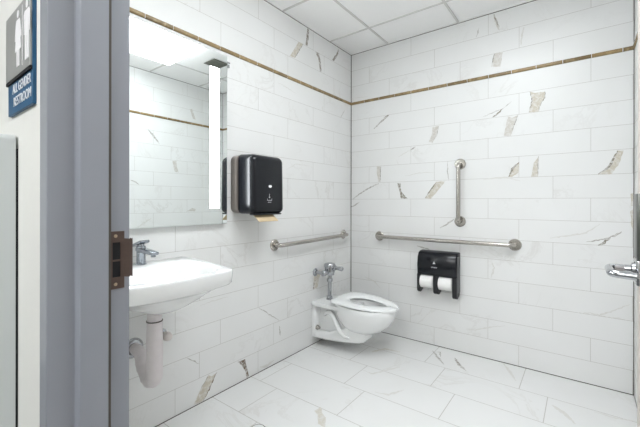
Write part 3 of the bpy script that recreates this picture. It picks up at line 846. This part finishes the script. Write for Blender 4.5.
# pair inner and outer points by angle around the middle
nseg = 90; O_ = resample(so, nseg); I_ = resample(si, nseg)
secs = []
for (ox, oy), (ix, iy) in zip(O_, I_):
    def mixp(t_, z):
        d = ox+(ix-ox)*t_
        return (LX+d, TC+oy+(iy-oy)*t_, z+.012-.020*(d-.2)/.5)
    secs.append([mixp(0, RZ+.010), mixp(0, RZ+.018), mixp(.06, RZ+.026), mixp(.25, zt), mixp(.7, zt-.001), mixp(.93, RZ+.024), mixp(1, RZ+.016), mixp(.97, RZ+.010)])
loft(bm, secs)
seat = obj('seat', bm, 'seat', toi, 40, 'white open-front seat')
for s in (-1, 1):
    bm = nb(); box(bm, LX+.185, LX+.222, TC+s*.075-.016, TC+s*.075+.016, RZ-.004, RZ+.024, .006, 2)
    obj('seat_hinge', bm, 'seat', toi)
    bm = nb(); box(bm, LX+.55, LX+.58, TC+s*.14-.006, TC+s*.14+.006, RZ, RZ+.012, .002, 1)
    obj('seat_bumper', bm, 'seat', toi)
bm = nb(); lathe(bm, (LX+.038, TC-.112, .150), (1, 0, 0), [(0, .020), (.010, .020), (.016, .014), (.030, .010), (.030, 0)], 18)
obj('bolt_cap', bm, 'steel', toi, 40, 'grey bolt cap')

# flush valve
VX = LX+.086
fv = thing('flush_valve', (VX, TC, RZ-.016), 'chrome flush valve with side handle rising behind the toilet seat', 'flush valve')
bm = nb()
z0 = RZ-.0155
lathe(bm, (VX, TC, z0), (0, 0, 1), [(0, .030), (.006, .030), (.012, .024), (.030, .022), (.032, .0165), (.150, .0165), (.151, .024), (.175, .026), (.177, .019), (.205, .019)], 28)
obj('flush_tube', bm, 'chrome', fv, 35)
bm = nb(); lathe(bm, (VX, TC, z0+.203), (0, 0, 1), [(0, .022), (.004, .038), (.028, .042), (.032, .045), (.068, .045), (.070, .049), (.090, .049), (.100, .043), (.106, .020), (.107, 0)], 32)
obj('valve_body', bm, 'chrome', fv, 35)
bm = nb(); lathe(bm, (VX+.040, TC, z0+.270), (1, 0, .0), [(0, .024), (.014, .024), (.016, .018), (.028, .017)], 24)
tube(bm, [(VX+.055, TC, z0+.270), (VX+.085, TC, z0+.271), (VX+.122, TC, z0+.270), (VX+.132, TC, z0+.270)], [.014, .016, .020, .012], 18)
obj('handle', bm, 'chrome', fv, 35)
bm = nb(); tube(bm, [(VX, TC-.02, z0+.232), (VX, TC-.075, z0+.232)], .017, 18); lathe(bm, (VX, TC-.10, z0+.232), (0, 1, 0), [(0, .020), (.004, .024), (.026, .024), (.030, .018)], 24)
tube(bm, arc_path([(VX, TC-.088, z0+.232), (LX+.03, TC-.088, z0+.232), (LX+.002, TC-.088, z0+.232)], .01), .014, 18)
obj('control_stop', bm, 'chrome', fv, 35)
bm = nb(); lathe(bm, (LX, TC-.088, z0+.232), (1, 0, 0), [(0, .034), (.004, .034), (.012, .020), (.014, .015)], 28)
obj('wall_flange', bm, 'chrome', fv, 35)

# ------------------------------------------------------------------ toilet paper dispenser and rolls
px0, px1 = -1.086, -.770; pf = BY-.100
tp = thing('toilet_paper_dispenser', (-.93, BY, .43), 'black double toilet paper dispenser on the back wall below the long grab bar', 'dispenser')
def yz_section(z_list):
    return z_list
bm = nb()
# hood: side profile in (y,z), swept along x
hood = [(BY, .595), (pf+.006, .595), (pf, .605), (pf-.004, .68), (pf+.006, .745), (pf+.026, .776), (pf+.05, .785), (BY, .788)]
xs = [px0, px0+.004, px0+.012, px1-.012, px1-.004, px1]
secs = []
for x in xs:
    k = 0 if px0+.006 < x < px1-.006 else (.004 if abs(x-px0-.004) < 1e-6 or abs(x-px1+.004) < 1e-6 else .010)
    secs.append([(x, y+(k if y < BY-.001 else 0), z+(k if z < .6 else -k)*(0.6)) for y, z in hood])
loft(bm, secs)
cov2 = obj('hood', bm, 'black', tp, 35, 'black glossy hood')
bm = nb(); box(bm, px0+.006, px1-.006, BY-.012, BY, .47, .60, .002, 1)
obj('back_panel', bm, 'blackmat', tp)
def fin(x0, x1, zb, mat, name, lab=None):
    side = [(BY, .60), (pf+.001, .60), (pf+.001, zb+.04)]+[(pf+.035-.034*math.cos(a), zb+.035-.035*math.sin(a)) for a in [PI/2*k/6 for k in range(7)]]+[(BY-.02, zb+.015), (BY, zb+.05)]
    bm = nb(); prism(bm, [(x0, y, z) for y, z in side], (x1-x0, 0, 0))
    bmesh.ops.recalc_face_normals(bm, faces=bm.faces)
    bmesh.ops.bevel(bm, geom=[e for e in bm.edges if abs(e.verts[0].co.x-e.verts[1].co.x) < 1e-6], offset=.002, segments=2, affect='EDGES')
    return obj(name, bm, mat, tp, 35, lab)
fin(px0, px0+.024, .446, 'blackmat', 'side_panel')
fin(-.952, -.912, .446, 'blackmat', 'centre_divider')
sp2 = fin(px1-.034, px1, .430, 'blackmat', 'side_panel')
obj('outer_face', box(nb(), px1, px1+.0015, BY-.085, BY-.004, .475, .76, .0006, 1), 'sidegrey', tp, 0, 'dull grey outer side face')
# logo: pale triangle flower and lettering
fy = pf-.0046
bm = nb(); lx = -.943; lz = .703
prism(bm, [(lx-.011, fy, lz-.010), (lx+.011, fy, lz-.010), (lx+.003, fy, lz+.003), (lx, fy, lz+.013), (lx-.003, fy, lz+.003)], (0, -.0006, 0))
obj('logo_mark', bm, 'white', cov2, 0, 'pale triangular mark')
text_obj('lettering', 'compact', 'white', cov2, (lx-.024, fy, .657), (1, 0, 0), (0, 0, 1), .048, .012, .0012)
def roll(x0, x1):
    r = thing('toilet_paper_roll', ((x0+x1)/2, BY-.066, .49), '', 'toilet paper')
    bm = nb(); lathe(bm, (x0, BY-.066, .540), (1, 0, 0), [(0, .020), (0.0005, .052), (.002, .054), (x1-x0-.002, .054), (x1-x0-.0005, .052), (x1-x0, .020)], 40)
    obj('paper', bm, 'paper', r, 40)
    bm = nb(); lathe(bm, (x0-.001, BY-.066, .545), (1, 0, 0), [(0, .021), (x1-x0+.002, .021)], 24)
    obj('core', bm, 'card', r, 40)
    return r
r1 = roll(-1.0585, -.9555); r1['label'] = 'white toilet paper roll in the left bay of the black wall dispenser'; r1['group'] = 'rolls in the dispenser'
r2 = r1.copy(); COL.objects.link(r2); r2.location = (r1.location.x+.1485, r1.location.y, r1.location.z)
r2['label'] = 'white toilet paper roll in the right bay of the black wall dispenser'
for ch in list(r1.children):
    c = ch.copy(); COL.objects.link(c); c.parent = r2

# ------------------------------------------------------------------ ceiling fittings
cl = thing('ceiling_light', (-.475, 1.28, ZC), 'bright drop-lens ceiling light panel reflected in the mirror', 'light')
bm = nb()
for (x0, x1, y0, y1) in ((-.785, -.765, .67, 1.89), (-.195, -.175, .67, 1.89), (-.785, -.175, .67, .70), (-.785, -.175, 1.86, 1.89)):
    box(bm, x0, x1, y0, y1, ZC-.008, ZC+.001)
obj('frame', bm, 'white', cl, 0)
obj('diffuser', box(nb(), -.765, -.195, .70, 1.86, ZC-.05, ZC-.002), 'lens', cl, 0, 'glowing white diffuser')  # box dropped below the ceiling so its glowing sides brighten the panels
vt = thing('ceiling_vent', (-.51, 2.195, ZC), 'small square grey vent in the ceiling panel above the toilet area', 'vent')
bm = nb(); box(bm, -.605, -.425, 2.105, 2.285, ZC-.007, ZC-.003, .001, 1)
obj('backing', bm, 'vent', vt, 0)
bm = nb()
for k in range(9): box(bm, -.595, -.435, 2.113+.0195*k, 2.121+.0195*k, ZC-.012, ZC-.006)
obj('grille', bm, 'vent', vt, 0)
hl = thing('ceiling_light', (-.4, -1.22, 2.6), 'recessed light panel in the hall ceiling outside the doorway', 'light')
bm = nb(); box(bm, -1.15, .35, -1.50, -.95, 2.592, 2.599)
obj('diffuser', bm, 'halllens', hl, 0)

# floor cleanout at the bottom border
co = thing('floor_cleanout', (-1.347, 1.244, 0), 'small round cleanout cover set in the floor tile at the lower border', 'floor drain')
bm = nb(); lathe(bm, (-1.347, 1.244, .0008), (0, 0, 1), [(0, .040), (.0012, .040), (.0012, .036), (.0006, .036)], 36)
obj('ring', bm, 'vent', co, 30, 'dark grey ring')
bm = nb(); lathe(bm, (-1.347, 1.244, .0008), (0, 0, 1), [(0, .0355), (.0016, .0355), (.0020, .034), (.0020, 0)], 36)
obj('cover', bm, 'seat', co, 30, 'white cover')

# ------------------------------------------------------------------ world and view
w = bpy.data.worlds.new('world'); SC.world = w; w.use_nodes = True
w.node_tree.nodes['Background'].inputs[0].default_value = (.8, .85, .9, 1)
w.node_tree.nodes['Background'].inputs[1].default_value = .4
vs_ = SC.view_settings
SC.display_settings.display_device = 'sRGB'
vs_.view_transform = 'Standard'; vs_.look = 'None'; vs_.gamma = 1; vs_.use_curve_mapping = False
vs_.exposure = EXPO
